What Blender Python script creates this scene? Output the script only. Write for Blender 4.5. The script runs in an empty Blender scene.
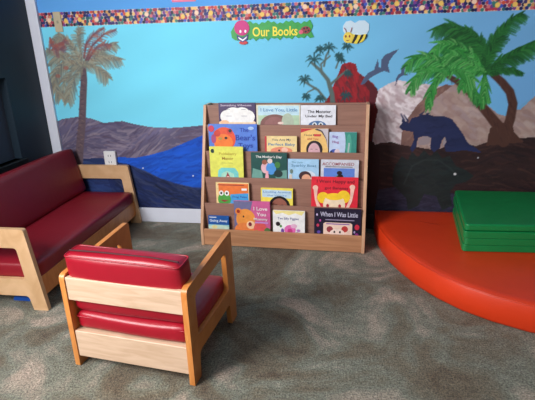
import bpy, bmesh, math, random
import numpy as np
from mathutils import Vector, Matrix
random.seed(7); rng = np.random.RandomState(7)
C = bpy.context.scene.collection
SC = bpy.context.scene

# ------------------------------------------------------------------ camera
FPX, PIT, ROL, YAW, CX, CD, CH = 457.476, .336193, -.02912, .158736, .762865, 2.671373, 1.113069
_fw = np.array([-math.sin(YAW)*math.cos(PIT), math.cos(YAW)*math.cos(PIT), -math.sin(PIT)])
_r = np.array([math.cos(YAW), math.sin(YAW), 0.]); _u = np.cross(_r, _fw)
_rr = math.cos(ROL)*_r + math.sin(ROL)*_u; _uu = -math.sin(ROL)*_r + math.cos(ROL)*_u
_C = np.array([CX, -CD, CH])
cam = bpy.data.objects.new('camera', bpy.data.cameras.new('camera')); C.objects.link(cam)
cam.matrix_world = Matrix(((_rr[0], _uu[0], -_fw[0], _C[0]), (_rr[1], _uu[1], -_fw[1], _C[1]), (_rr[2], _uu[2], -_fw[2], _C[2]), (0, 0, 0, 1)))
cam.data.sensor_width = 36; cam.data.lens = FPX/535*36; cam.data.clip_start = .02
SC.camera = cam

# ------------------------------------------------------------------ light
SC.view_settings.view_transform = 'Standard'; SC.view_settings.look = 'None'
SC.view_settings.gamma = 1; SC.view_settings.use_curve_mapping = False
SC.view_settings.exposure = 0.75
w = bpy.data.worlds.new('world'); SC.world = w; w.use_nodes = True
w.node_tree.nodes['Background'].inputs[0].default_value = (.55, .72, 1, 1)
w.node_tree.nodes['Background'].inputs[1].default_value = .35

def area(name, loc, target, sx, sy, power, col):
    l = bpy.data.lights.new(name, 'AREA'); l.shape = 'RECTANGLE'; l.size = sx; l.size_y = sy
    l.energy = power; l.color = col
    o = bpy.data.objects.new(name, l); C.objects.link(o); o.location = loc
    o.rotation_euler = (Vector(target)-Vector(loc)).to_track_quat('-Z', 'Y').to_euler()
    return o
area('window_light', (-1.08, -2.5, 1.5), (0.25, -1.1, .85), 1.1, 1.1, 64, (1, .985, .97))
area('window_light', (-.2, -4.88, 1.55), (-.5, 0, .9), 1.5, 1.1, 13, (.93, .96, 1))

# ------------------------------------------------------------------ helpers
def at(px, py, Y=0.0):
    d = _fw + (px-267.5)/FPX*_rr - (py-200)/FPX*_uu
    t = (Y-_C[1])/d[1]; return _C + d*t
def onz(px, py, Z=0.0):
    d = _fw + (px-267.5)/FPX*_rr - (py-200)/FPX*_uu
    t = (Z-_C[2])/d[2]; return _C + d*t
def lin(c):
    return tuple((x/12.92 if x <= .04045 else ((x+.055)/1.055)**2.4) for x in c)
def rgb(r, g, b): return lin((r/255, g/255, b/255))

_mats = {}
def mat(name, col, rough=.6, noise=0, nscale=20, bump=0, bscale=200, spec=.5, coat=0):
    if name in _mats: return _mats[name]
    m = bpy.data.materials.new(name); m.use_nodes = True; nt = m.node_tree; b = nt.nodes['Principled BSDF']
    b.inputs['Roughness'].default_value = rough; b.inputs['Specular IOR Level'].default_value = spec
    b.inputs['Base Color'].default_value = (*col, 1); b.inputs['Coat Weight'].default_value = coat
    tc = nt.nodes.new('ShaderNodeTexCoord')
    if noise:
        n = nt.nodes.new('ShaderNodeTexNoise'); n.inputs['Scale'].default_value = nscale; n.inputs['Detail'].default_value = 5
        nt.links.new(tc.outputs['Object'], n.inputs['Vector'])
        r = nt.nodes.new('ShaderNodeMapRange'); r.inputs[1].default_value = .3; r.inputs[2].default_value = .7
        r.inputs[3].default_value = 1-noise; r.inputs[4].default_value = 1+noise
        nt.links.new(n.outputs['Fac'], r.inputs[0])
        x = nt.nodes.new('ShaderNodeVectorMath'); x.operation = 'SCALE'; x.inputs[0].default_value = col
        nt.links.new(r.outputs[0], x.inputs['Scale']); nt.links.new(x.outputs[0], b.inputs['Base Color'])
    if bump:
        n2 = nt.nodes.new('ShaderNodeTexNoise'); n2.inputs['Scale'].default_value = bscale; n2.inputs['Detail'].default_value = 4
        nt.links.new(tc.outputs['Object'], n2.inputs['Vector'])
        bp = nt.nodes.new('ShaderNodeBump'); bp.inputs['Strength'].default_value = bump; bp.inputs['Distance'].default_value = .01
        nt.links.new(n2.outputs['Fac'], bp.inputs['Height']); nt.links.new(bp.outputs[0], b.inputs['Normal'])
    _mats[name] = m; return m
def wood(name, c1, c2, rough=.45, scale=(1, 14, 14)):
    if name in _mats: return _mats[name]
    m = bpy.data.materials.new(name); m.use_nodes = True; nt = m.node_tree; b = nt.nodes['Principled BSDF']
    b.inputs['Roughness'].default_value = rough
    tc = nt.nodes.new('ShaderNodeTexCoord'); mp = nt.nodes.new('ShaderNodeMapping'); mp.inputs['Scale'].default_value = scale
    n = nt.nodes.new('ShaderNodeTexNoise'); n.inputs['Scale'].default_value = 3.2; n.inputs['Detail'].default_value = 6; n.inputs['Distortion'].default_value = .9
    cr = nt.nodes.new('ShaderNodeValToRGB'); cr.color_ramp.elements[0].position = .35; cr.color_ramp.elements[1].position = .68
    cr.color_ramp.elements[0].color = (*c1, 1); cr.color_ramp.elements[1].color = (*c2, 1)
    nt.links.new(tc.outputs['Object'], mp.inputs[0]); nt.links.new(mp.outputs[0], n.inputs['Vector'])
    nt.links.new(n.outputs['Fac'], cr.inputs[0]); nt.links.new(cr.outputs[0], b.inputs['Base Color'])
    _mats[name] = m; return m
def paintmat(name, rough=.7):
    m = bpy.data.materials.new(name); m.use_nodes = True; nt = m.node_tree; b = nt.nodes['Principled BSDF']
    b.inputs['Roughness'].default_value = rough; b.inputs['Specular IOR Level'].default_value = .3
    a = nt.nodes.new('ShaderNodeVertexColor'); a.layer_name = 'Paint'
    nt.links.new(a.outputs['Color'], b.inputs['Base Color'])
    n2 = nt.nodes.new('ShaderNodeTexNoise'); n2.inputs['Scale'].default_value = 60
    tc = nt.nodes.new('ShaderNodeTexCoord'); nt.links.new(tc.outputs['Object'], n2.inputs['Vector'])
    bp = nt.nodes.new('ShaderNodeBump'); bp.inputs['Strength'].default_value = .12; bp.inputs['Distance'].default_value = .004
    nt.links.new(n2.outputs['Fac'], bp.inputs['Height']); nt.links.new(bp.outputs[0], b.inputs['Normal'])
    return m

def link(name, me, mats, parent=None, loc=(0, 0, 0), smooth=False):
    o = bpy.data.objects.new(name, me); C.objects.link(o); o.location = loc
    for m in (mats if isinstance(mats, (list, tuple)) else [mats]): me.materials.append(m)
    if parent: o.parent = parent
    if smooth:
        for p in me.polygons: p.use_smooth = True
    return o
def obj(name, bm, mats, parent=None, loc=(0, 0, 0), smooth=False, bevel=0, seg=2):
    bmesh.ops.recalc_face_normals(bm, faces=bm.faces)
    me = bpy.data.meshes.new(name); bm.to_mesh(me); bm.free()
    o = link(name, me, mats, parent, loc, smooth)
    if bevel:
        md = o.modifiers.new('bevel', 'BEVEL'); md.width = bevel; md.segments = seg; md.limit_method = 'ANGLE'; md.angle_limit = .6
        for p in me.polygons: p.use_smooth = True
        md.harden_normals = True
    return o
def box(bm, x0, x1, y0, y1, z0, z1, mi=0):
    v = [bm.verts.new(p) for p in ((x0,y0,z0),(x1,y0,z0),(x1,y1,z0),(x0,y1,z0),(x0,y0,z1),(x1,y0,z1),(x1,y1,z1),(x0,y1,z1))]
    for f in ((0,3,2,1),(4,5,6,7),(0,1,5,4),(1,2,6,5),(2,3,7,6),(3,0,4,7)):
        bm.faces.new([v[i] for i in f]).material_index = mi
def thing(name, label, cat, loc=(0, 0, 0), rot=(0, 0, 0), group=None):
    o = bpy.data.objects.new(name, None); C.objects.link(o); o.location = loc; o.rotation_euler = rot
    o.empty_display_size = .05; return tag(o, label, cat, group)
def tag(o, label, cat, group=None):
    o['label'] = label; o['category'] = cat
    if group: o['group'] = group
    return o
def struct(o): o['kind'] = 'structure'; return o
def prism(bm, outline, hole, x0, x1):
    """extrude a (s,z) outline with an optional hole along x; both lists must be equal length when a hole is given"""
    def ring(pts, x): return [bm.verts.new((x, s, z)) for s, z in pts]
    a0, a1 = ring(outline, x0), ring(outline, x1); n = len(outline)
    for i in range(n):
        j = (i+1) % n; bm.faces.new((a0[i], a0[j], a1[j], a1[i]))
    if hole:
        h0, h1 = ring(hole, x0), ring(hole, x1); m = len(hole)
        for i in range(m):
            j = (i+1) % m; bm.faces.new((h0[j], h0[i], h1[i], h1[j]))
        for o_, h_ in ((a0, h0), (a1, h1)):
            es = []
            for lp in (o_, h_):
                for i in range(len(lp)):
                    e = bm.edges.get((lp[i], lp[(i+1) % len(lp)])); es.append(e)
            bmesh.ops.triangle_fill(bm, edges=es, use_beauty=True)
    else:
        bm.faces.new(a0); bm.faces.new(list(reversed(a1)))
def roundpoly(pts, r, seg=4):
    out = []; n = len(pts)
    for i, p in enumerate(pts):
        rad = r[i] if isinstance(r, (list, tuple)) else r
        a = Vector(pts[i-1]); b = Vector(p); c = Vector(pts[(i+1) % n])
        if rad <= 0: out.append(tuple(b)); continue
        u = (a-b).normalized(); v = (c-b).normalized()
        ang = u.angle(v); d = min(rad/math.tan(ang/2), (a-b).length*.49, (c-b).length*.49)
        p0, p1 = b+u*d, b+v*d
        for k in range(seg+1):
            t = k/seg; out.append(tuple((1-t)**2*p0 + 2*t*(1-t)*b + t*t*p1))
    return out
def cushion(name, m, parent, sx, sy, sz, loc, rot=(0, 0, 0), puff=.008, r=.018, seam=None):
    """soft box: subdivided, rounded, slightly crowned"""
    bm = bmesh.new(); bmesh.ops.create_cube(bm, size=1)
    bmesh.ops.subdivide_edges(bm, edges=bm.edges, cuts=11, use_grid_fill=True)
    for v in bm.verts:
        p = v.co*2                                              # -1..1
        q = [0, 0, 0]; S = (sx/2, sy/2, sz/2)
        # spread the verts towards the edges so that the rounding is fine
        for i in range(3):
            s = math.copysign(abs(p[i])**.55, p[i]) if p[i] else 0; q[i] = s*S[i]
        inner = [max(-S[i]+r, min(S[i]-r, q[i])) for i in range(3)]
        d = Vector([q[i]-inner[i] for i in range(3)])
        if d.length > 1e-6: d = d.normalized()*r
        c = Vector(inner)+d
        for i in range(3):
            a, b = (i+1) % 3, (i+2) % 3
            if abs(abs(p[i])-1) < 1e-4:
                c[i] += math.copysign(puff*(1-(q[a]/S[a])**2)*(1-(q[b]/S[b])**2), p[i])
        c += Vector((math.sin(q[0]*23+q[2]*9), math.sin(q[1]*19+q[0]*7), math.sin(q[0]*17+q[1]*13)))*.0012
        v.co = c
    o = obj(name, bm, m, parent, smooth=True); o.location = loc; o.rotation_euler = rot
    if seam:
        bs = bmesh.new()
        for zz in seam:
            pts = roundpoly([(-sx/2, -sy/2), (sx/2, -sy/2), (sx/2, sy/2), (-sx/2, sy/2)], r, 5)
            ring(bs, [Vector((a, b, zz)) for a, b in pts], .0028)
        piping = obj('piping', bs, m, o, smooth=True)
    return o
def ring(bm, pts, rad, closed=True, k=6):
    n = len(pts); rows = []
    for i, p in enumerate(pts):
        t = (pts[(i+1) % n]-pts[i-1]) if closed else (pts[min(i+1, n-1)]-pts[max(i-1, 0)])
        t.normalize(); up = Vector((0, 0, 1)) if abs(t.z) < .9 else Vector((1, 0, 0))
        s = t.cross(up).normalized(); u2 = s.cross(t)
        rows.append([bm.verts.new(p+(s*math.cos(a)+u2*math.sin(a))*rad) for a in [2*math.pi*j/k for j in range(k)]])
    for i in range(n if closed else n-1):
        A, B = rows[i], rows[(i+1) % n]
        for j in range(k): bm.faces.new((A[j], A[(j+1) % k], B[(j+1) % k], B[j]))

# ------------------------------------------------------------------ painter (pigment laid out on a flat panel)
class Canvas:
    def __init__(s, x0, x1, z0, z1, res, col):
        s.x0, s.z0 = x0, z0; s.nx = int(round((x1-x0)/res))+1; s.nz = int(round((z1-z0)/res))+1
        s.x1, s.z1 = x1, z1
        s.X, s.Z = np.meshgrid(np.linspace(x0, x1, s.nx), np.linspace(z0, z1, s.nz))
        s.dx = (x1-x0)/(s.nx-1); s.dz = (z1-z0)/(s.nz-1)
        s.a = np.zeros((s.nz, s.nx, 3)); s.a[:] = np.array(col)/255
    def win(s, xa, xb, za, zb):
        i0 = max(0, int((xa-s.x0)/s.dx)-1); i1 = min(s.nx, int((xb-s.x0)/s.dx)+2)
        j0 = max(0, int((za-s.z0)/s.dz)-1); j1 = min(s.nz, int((zb-s.z0)/s.dz)+2)
        return slice(j0, max(j0, j1)), slice(i0, max(i0, i1))
    def blend(s, sl, m, col, al=1):
        m = (m*al)[..., None]; s.a[sl] = s.a[sl]*(1-m) + m*np.asarray(col)/255
    def mask(s, pts, sl):
        X, Z = s.X[sl], s.Z[sl]; ins = np.zeros(X.shape, bool); n = len(pts)
        for i in range(n):
            (xa, za), (xb, zb) = pts[i], pts[(i+1) % n]
            if za == zb: continue
            c = ((za > Z) != (zb > Z)) & (X < (xb-xa)*(Z-za)/(zb-za)+xa); ins ^= c
        return ins.astype(float)
    def poly(s, pts, col, al=1):
        P = np.array(pts); sl = s.win(P[:, 0].min(), P[:, 0].max(), P[:, 1].min(), P[:, 1].max())
        m = s.mask(pts, sl)
        if m.size: s.blend(sl, m, col, al)
        return sl, m
    def ell(s, cx, cz, rx, rz, col, al=1, soft=.15):
        sl = s.win(cx-rx*1.2, cx+rx*1.2, cz-rz*1.2, cz+rz*1.2)
        d = np.sqrt(((s.X[sl]-cx)/rx)**2+((s.Z[sl]-cz)/rz)**2)
        s.blend(sl, np.clip((1-d)/soft+.5, 0, 1), col, al)
    def stroke(s, pts, w0, w1, col, al=1):
        n = len(pts)
        P = np.array(pts); W = max(w0, w1)
        sl = s.win(P[:, 0].min()-W, P[:, 0].max()+W, P[:, 1].min()-W, P[:, 1].max()+W)
        X, Z = s.X[sl], s.Z[sl]
        if not X.size: return
        best = np.zeros(X.shape)
        for i in range(n-1):
            a, b = P[i], P[i+1]; ab = b-a; L = (ab**2).sum()+1e-12
            t = np.clip(((X-a[0])*ab[0]+(Z-a[1])*ab[1])/L, 0, 1)
            d = np.hypot(X-a[0]-t*ab[0], Z-a[1]-t*ab[1]); tt = (i+t)/(n-1)
            wd = w0+(w1-w0)*tt
            best = np.maximum(best, np.clip((wd-d)/s.dx*.8+.5, 0, 1))
        s.blend(sl, best, col, al)
    def mottle(s, sl, m, amt, cx=.1, cz=.05):
        X, Z = s.X[sl], s.Z[sl]
        if not X.size: return
        f = np.zeros(X.shape)
        for k in range(7):
            a, b, c = rng.uniform(-1, 1), rng.uniform(-1, 1), rng.uniform(0, 6.28)
            f += np.sin(X/cx*a*(1+k*.5)+Z/cz*b*(1+k*.5)+c)
        s.a[sl] *= (1+(f/7*amt*2*m)[..., None])
    def mesh(s, name, y=0.0, extra=None):
        n = s.nx*s.nz
        co = np.zeros((n, 3)); co[:, 0] = s.X.ravel(); co[:, 1] = y; co[:, 2] = s.Z.ravel()
        j, i = np.meshgrid(np.arange(s.nz-1), np.arange(s.nx-1), indexing='ij')
        b = (j*s.nx+i).ravel(); F = np.stack([b, b+1, b+1+s.nx, b+s.nx], 1)
        cols = np.clip(s.a.reshape(-1, 3), 0, 1)
        if extra:
            ev, ef, ec = extra; ef = np.array(ef)+n
            co = np.vstack([co, ev]); F = np.vstack([F, ef]); cols = np.vstack([cols, np.array(ec)/255])
        cl = np.where(cols <= .04045, cols/12.92, ((cols+.055)/1.055)**2.4)
        me = bpy.data.meshes.new(name); me.vertices.add(len(co)); me.vertices.foreach_set('co', co.ravel())
        me.loops.add(F.size); me.loops.foreach_set('vertex_index', F.ravel().astype(np.int32))
        me.polygons.add(len(F)); me.polygons.foreach_set('loop_start', np.arange(0, F.size, 4, dtype=np.int32))
        me.polygons.foreach_set('loop_total', np.full(len(F), 4, dtype=np.int32))
        me.update(calc_edges=True)
        at_ = me.color_attributes.new('Paint', 'FLOAT_COLOR', 'POINT')
        at_.data.foreach_set('color', np.hstack([cl, np.ones((len(cl), 1))]).ravel().astype(np.float32))
        me.validate(); return me
def boxlist(bs):
    V, F = [], []
    for x0, x1, y0, y1, z0, z1 in bs:
        k = len(V); V += [(x0,y0,z0),(x1,y0,z0),(x1,y1,z0),(x0,y1,z0),(x0,y0,z1),(x1,y0,z1),(x1,y1,z1),(x0,y1,z1)]
        F += [[k+i for i in f] for f in ((0,3,2,1),(4,5,6,7),(0,1,5,4),(1,2,6,5),(2,3,7,6),(3,0,4,7))]
    return V, F

# ================================================================== the room
XL, XR, YF, ZC = -1.058, 3.1, -5.0, 2.5
TX = -.995                                     # right edge of the white corner trim
# carpet
m = bpy.data.materials.new('carpet'); m.use_nodes = True; nt = m.node_tree; b = nt.nodes['Principled BSDF']
b.inputs['Roughness'].default_value = .95; b.inputs['Specular IOR Level'].default_value = .15; b.inputs['Sheen Weight'].default_value = .15
tc = nt.nodes.new('ShaderNodeTexCoord')
def noise(sc, det, dist=0, rough=.55):
    n = nt.nodes.new('ShaderNodeTexNoise'); n.inputs['Scale'].default_value = sc; n.inputs['Detail'].default_value = det
    n.inputs['Distortion'].default_value = dist; n.inputs['Roughness'].default_value = rough
    nt.links.new(tc.outputs['Object'], n.inputs['Vector']); return n
def ramp(stops):
    r = nt.nodes.new('ShaderNodeValToRGB'); e = r.color_ramp.elements
    while len(e) < len(stops): e.new(.5)
    for k, (p, c) in enumerate(stops): e[k].position = p; e[k].color = (*c, 1)
    return r
n1 = noise(2.6, 5, 1.2); r1 = ramp([(.36, rgb(104, 86, 66)), (.46, rgb(128, 118, 98)), (.54, rgb(138, 140, 124)), (.66, rgb(196, 176, 158))])
nt.links.new(n1.outputs['Fac'], r1.inputs[0])
n2 = noise(140, 3, 0, .7); r2 = ramp([(.34, (.30, .30, .30)), (.68, (1.4, 1.4, 1.4))])
nt.links.new(n2.outputs['Fac'], r2.inputs[0])
n4 = noise(28, 4, .6, .65); r4 = ramp([(.3, (.74, .74, .74)), (.7, (1.14, 1.14, 1.14))]); nt.links.new(n4.outputs['Fac'], r4.inputs[0])
mx = nt.nodes.new('ShaderNodeMix'); mx.data_type = 'RGBA'; mx.blend_type = 'MULTIPLY'; mx.inputs[0].default_value = 1
nt.links.new(r1.outputs[0], mx.inputs[6]); nt.links.new(r2.outputs[0], mx.inputs[7])
mx2 = nt.nodes.new('ShaderNodeMix'); mx2.data_type = 'RGBA'; mx2.blend_type = 'MULTIPLY'; mx2.inputs[0].default_value = 1
nt.links.new(mx.outputs[2], mx2.inputs[6]); nt.links.new(r4.outputs[0], mx2.inputs[7])
nt.links.new(mx2.outputs[2], b.inputs['Base Color'])
n3 = noise(190, 3, 0, .7); bp = nt.nodes.new('ShaderNodeBump'); bp.inputs['Strength'].default_value = .8; bp.inputs['Distance'].default_value = .012
nt.links.new(n3.outputs['Fac'], bp.inputs['Height']); nt.links.new(bp.outputs[0], b.inputs['Normal'])
bm = bmesh.new(); box(bm, XL-.1, XR+.1, YF-.1, .1, -.08, 0)
struct(obj('floor', bm, m))

plaster = mat('ceiling paint', rgb(190, 190, 188), .9, .03, 8)
bm = bmesh.new(); box(bm, XL-.1, XR+.1, YF-.1, .1, ZC, ZC+.08); struct(obj('ceiling', bm, plaster))
wallp = mat('pale wall paint', rgb(128, 126, 122), .85, .03, 6)
bm = bmesh.new(); box(bm, XR, XR+.1, YF, .1, 0, ZC); struct(obj('wall_right', bm, wallp))
# front wall with a window opening
def framed_wall_y(name, y0, y1, xa, xb, za, zb):
    bm = bmesh.new(); box(bm, XL-.1, xa, y0, y1, 0, ZC); box(bm, xb, XR+.1, y0, y1, 0, ZC)
    box(bm, xa, xb, y0, y1, 0, za); box(bm, xa, xb, y0, y1, zb, ZC); struct(obj(name, bm, wallp))
framed_wall_y('wall_front', YF-.1, YF, -1.0, .6, .95, 2.15)
white = mat('white gloss trim', rgb(222, 226, 240), .4, .02, 9)
def win_frame(name, axis, c, a0, a1, z0, z1):
    bm = bmesh.new()
    for (p, q, r_, s) in ((a0, a0+.05, z0, z1), (a1-.05, a1, z0, z1), (a0+.05, a1-.05, z0, z0+.05), (a0+.05, a1-.05, z1-.05, z1), ((a0+a1)/2-.02, (a0+a1)/2+.02, z0+.05, z1-.05)):
        if axis == 'y': box(bm, p, q, c, c+.04, r_, s)
        else: box(bm, c, c+.04, p, q, r_, s)
    struct(obj(name, bm, white))
win_frame('window_1', 'y', YF-.07, -1.0, .6, .95, 2.15)

# left wall: shaded navy, daylight window near the camera (out of view), dark window beside the couch
navy = mat('shaded navy wall', rgb(12, 36, 52), .6, .05, 5)  # navy darkened with the shade of a backlit wall
WY0, WY1, WZ0, WZ1 = -3.1, -1.9, .9, 2.1
def lw(px, py):
    d = _fw + (px-267.5)/FPX*_rr - (py-200)/FPX*_uu; t = (XL-_C[0])/d[0]; return _C+d*t
gy = lw(13, 115)[1]; gz1 = lw(3, 78)[2]; gz0 = lw(12, 160)[2]
DY0, DY1, DZ0, DZ1 = gy-.75, gy, .50, gz1
bm = bmesh.new()
box(bm, XL-.1, XL, DY1, 0.1, 0, ZC); box(bm, XL-.1, XL, DY0, DY1, 0, DZ0); box(bm, XL-.1, XL, DY0, DY1, DZ1, ZC)
box(bm, XL-.1, XL, WY1, DY0, 0, ZC); box(bm, XL-.1, XL, WY0, WY1, 0, WZ0); box(bm, XL-.1, XL, WY0, WY1, WZ1, ZC)
box(bm, XL-.1, XL, YF, WY0, 0, ZC)
struct(obj('wall_left', bm, navy))
win_frame('window_2', 'x', XL-.08, WY0, WY1, WZ0, WZ1)
w3 = bpy.data.objects.new('window_3', None); C.objects.link(w3); struct(w3)
bm = bmesh.new(); box(bm, XL-.06, XL-.045, DY0, DY1, DZ0, DZ1); obj('window_blind', bm, mat('grey blind', rgb(52, 62, 78), .8, .06, 20), w3)
bm = bmesh.new(); box(bm, XL-.045, XL+.02, DY0-.03, DY1+.03, DZ0-.035, DZ0); obj('window_sill', bm, mat('black sill', rgb(10, 12, 16), .5), w3, bevel=.004)
# white corner trim
bm = bmesh.new(); box(bm, XL, TX, -.02, 0, 0, ZC); struct(obj('trim_1', bm, white, bevel=.004))

# ------------------------------------------------------------------ back wall with the painted mural
def W2(px, py):
    p = at(px, py, 0); return (p[0], p[2])
def WP(pts): return [W2(*p) for p in pts]
PX = .0058                                      # metres of wall per photo pixel
cv = Canvas(TX, 2.35, 0, 1.5, .0042, (92, 205, 240))
X, Z = cv.X, cv.Z
# sky: bluer hue with light falloff mixed in to the right; deeper above border
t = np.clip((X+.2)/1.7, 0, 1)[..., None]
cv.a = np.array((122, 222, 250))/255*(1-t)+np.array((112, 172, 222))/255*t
t = np.clip((Z-1.22)/.06, 0, 1)[..., None]; cv.a = cv.a*(1-t)+t*np.array((92, 164, 234))/255
cv.mottle((slice(None), slice(None)), np.ones(X.shape), .02, .25, .12)
def hill(px, base, tones, n, length, wid, slope=None, wobble=3):
    sl, m = cv.poly(WP(px), base); cv.mottle(sl, m, .09, .09, .03)
    keep = cv.a.copy()
    P = np.array(px); x0, x1, y0, y1 = P[:, 0].min(), P[:, 0].max(), P[:, 1].min(), P[:, 1].max()
    for _ in range(n):
        x, y = rng.uniform(x0, x1), rng.uniform(y0, y1); a = (slope(x, y) if slope else 0)+rng.uniform(-.25, .25)
        L = rng.uniform(.4, 1)*length; pts = [(x+k*L/4*math.cos(a), y+k*L/4*math.sin(a)+math.sin(k*1.3+x)*wobble*.3) for k in range(5)]
        c = tones[rng.randint(len(tones))]
        cv.stroke(WP(pts), wid*PX, wid*PX*.4, c, .55)
    M = np.zeros(cv.X.shape); M[sl] = m; M = M[..., None]
    cv.a = np.where(M > .5, cv.a, keep_before)if False else cv.a
    return sl, m
def clipped(px, fn):
    before = cv.a.copy(); P = WP(px); A = np.array(P)
    sl = cv.win(A[:, 0].min(), A[:, 0].max(), A[:, 1].min(), A[:, 1].max()); m = cv.mask(P, sl)
    fn(); M = np.zeros(cv.X.shape); M[sl] = m; cv.a = np.where(M[..., None] > .5, cv.a, before)
def painted(px, base, tones, n, length, wid, slope=None, wobble=3):
    clipped(px, lambda: hill(px, base, tones, n, length, wid, slope, wobble))

# purple-brown mountains on the left
painted([(52,124),(62,119),(76,117),(90,118),(104,123),(112,122),(122,121),(134,124),(150,127),(170,128),(185,127),(206,125),(212,126),(212,160),(190,170),(150,168),(120,162),(52,162)],
        (98, 92, 122), [(132,120,140),(118,106,128),(76,68,96),(150,138,150),(92,76,96)], 420, 22, 1.0, lambda x, y: -.35+.5*math.sin(x*.07+y*.05))
# foreground foot of the mountain, blue grey
painted([(40,160),(100,158),(125,161),(150,168),(212,176),(212,215),(40,215)], (38, 58, 112), [(28,40,84),(52,74,126),(34,46,90),(70,84,120)], 240, 26, 1.2, lambda x, y: .25)
# royal blue water
painted([(104,160),(120,157),(135,158),(150,155),(168,150),(184,143),(198,137),(212,132),(212,188),(192,187),(175,183),(160,178),(146,171),(128,164)],
        (20, 84, 198), [(16,70,180),(30,98,212),(12,58,160)], 150, 18, 1.0, lambda x, y: -.2)
painted([(128,165),(146,172),(160,179),(175,184),(192,188),(212,190),(212,212),(120,212),(108,180),(118,166)],
        (26, 42, 92), [(18,30,66),(46,60,104),(60,66,96),(14,22,50)], 260, 24, 1.1, lambda x, y: .55-.004*(x-120))
# --- behind the bookcase: blends down into dark
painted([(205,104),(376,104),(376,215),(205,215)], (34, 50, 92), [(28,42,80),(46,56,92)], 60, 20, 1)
# pale rocky hill on the right
painted([(374,100),(378,90),(388,84),(398,80),(410,82),(426,84),(440,86),(470,95),(470,150),(372,150)],
        (204, 190, 196), [(232,222,226),(180,160,168),(192,172,180),(240,232,238),(168,142,146)], 420, 12, 1.5, lambda x, y: 1.0-.02*(x-380))
painted([(404,150),(406,128),(412,112),(424,98),(440,88),(456,84),(470,87),(482,96),(498,106),(520,110),(535,96),(560,85),(560,150)],
        (166, 142, 136), [(176,152,144),(156,128,124),(182,162,158),(148,120,116),(162,142,146)], 420, 14, 2.4, lambda x, y: .5)
painted([(400,150),(402,132),(408,118),(418,104),(434,90),(446,84),(452,86),(436,98),(424,112),(416,128),(412,150)], (128, 96, 90), [(150,116,106),(110,80,76)], 80, 12, 1.2, lambda x, y: -.9)
# sky wedge between the palm trunks
cv.poly(WP([(482,76),(496,80),(506,96),(509,108),(506,116),(498,114),(486,104),(478,92)]), (112, 180, 232))
cv.poly(WP([(509,78),(535,70),(560,62),(560,84),(535,96),(522,104),(514,112),(514,96)]), (112, 172, 226))
# dark brown ground
painted([(370,147),(380,143),(392,142),(402,145),(416,147),(436,150),(450,145),(462,143),(476,146),(490,141),(502,137),(520,138),(560,136),(600,140),(600,250),(370,250)],
        (50, 32, 34), [(66,40,38),(38,24,28),(58,36,36),(76,50,46),(34,24,30)], 520, 26, 1.1, lambda x, y: .1+.25*math.sin(x*.05))
painted([(376,190),(400,186),(430,190),(470,196),(470,215),(370,215),(370,196)], (46, 44, 66), [(60,58,80),(34,32,50)], 120, 18, 1)
cv.poly(WP([(360,92),(368,95),(374,100),(378,110),(372,140),(376,165),(372,200),(360,200)]), (92, 22, 26))
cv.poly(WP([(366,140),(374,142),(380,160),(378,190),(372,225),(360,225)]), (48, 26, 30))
# red volcano
painted([(322,106),(329,96),(334,84),(339,72),(342,64),(350,62),(356,64),(358,72),(366,78),(374,84),(377,90),(375,108)], (150, 34, 44),
        [(176,40,50),(120,24,34),(96,24,36),(60,44,52)], 160, 12, .9, lambda x, y: 1.25)
cv.poly(WP([(366,79),(377,88),(378,92),(374,108),(369,108),(370,92),(364,84)]), (88, 30, 40))
# dark teal palms beside the volcano
teal = (34, 76, 82); trunk = (92, 106, 104)
for pts, a, b_ in (([(333,106),(332,94),(328,80),(320,70),(312,63)], 2.6, 1.2), ([(331,84),(340,76),(347,70)], 1.2, .8), ([(322,74),(321,64),(330,56)], .9, .7),
                   ([(326,100),(318,90),(308,84),(302,80)], 1.3, .8), ([(336,68),(339,60),(341,54)], .8, .6), ([(324,66),(326,56),(329,50)], 1.0, .7), ([(316,88),(308,92),(304,98)], .8, .5)):
    cv.stroke(WP(pts), a*PX, b_*PX, trunk)
def star(cx, cy, r, n=8, c=teal):
    for k in range(n):
        a = 2*math.pi*k/n+rng.uniform(-.2, .2); L = r*rng.uniform(.7, 1.0)
        mid = (cx+math.cos(a)*L*.55, cy+math.sin(a)*L*.5-r*.16); tip = (cx+math.cos(a)*L, cy+math.sin(a)*L*.75+r*.12)
        cv.stroke(WP([(cx, cy), mid, tip]), .75*PX, .2*PX, c)
        for q in range(3):
            f = .45+.2*q; x, y = cx+(mid[0]-cx)*min(1, f*1.6), cy+(mid[1]-cy)*min(1, f*1.6)
            cv.stroke(WP([(x, y), (x+math.cos(a)*1.2, y+2.0)]), .45*PX, .15*PX, c, .8)
for cx, cy, r in ((314,60,11),(329,48,9),(320,50,7),(347,47,7),(339,56,6),(305,80,9),(306,97,6),(320,99,7),(348,74,6),(346,96,8),(341,60,5)): star(cx, cy, r)
# flying reptiles
rep = (76, 90, 122)
cv.poly(WP([(360,85),(364,78),(368,73),(374,70),(376,64),(378,59),(379,67),(381,68),(381,60),(385,55),(391,52),(399,49),(393,56),(389.5,61),(388,66),(390,73),(384,71),(379,73),(373,76),(368,80),(364,84)]), rep)
cv.poly(WP([(395,86),(396,79),(398,75),(401,73),(401,69),(403,66),(407,63),(405,69),(404,72),(408,75),(402,76),(399,78)]), rep)
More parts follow.
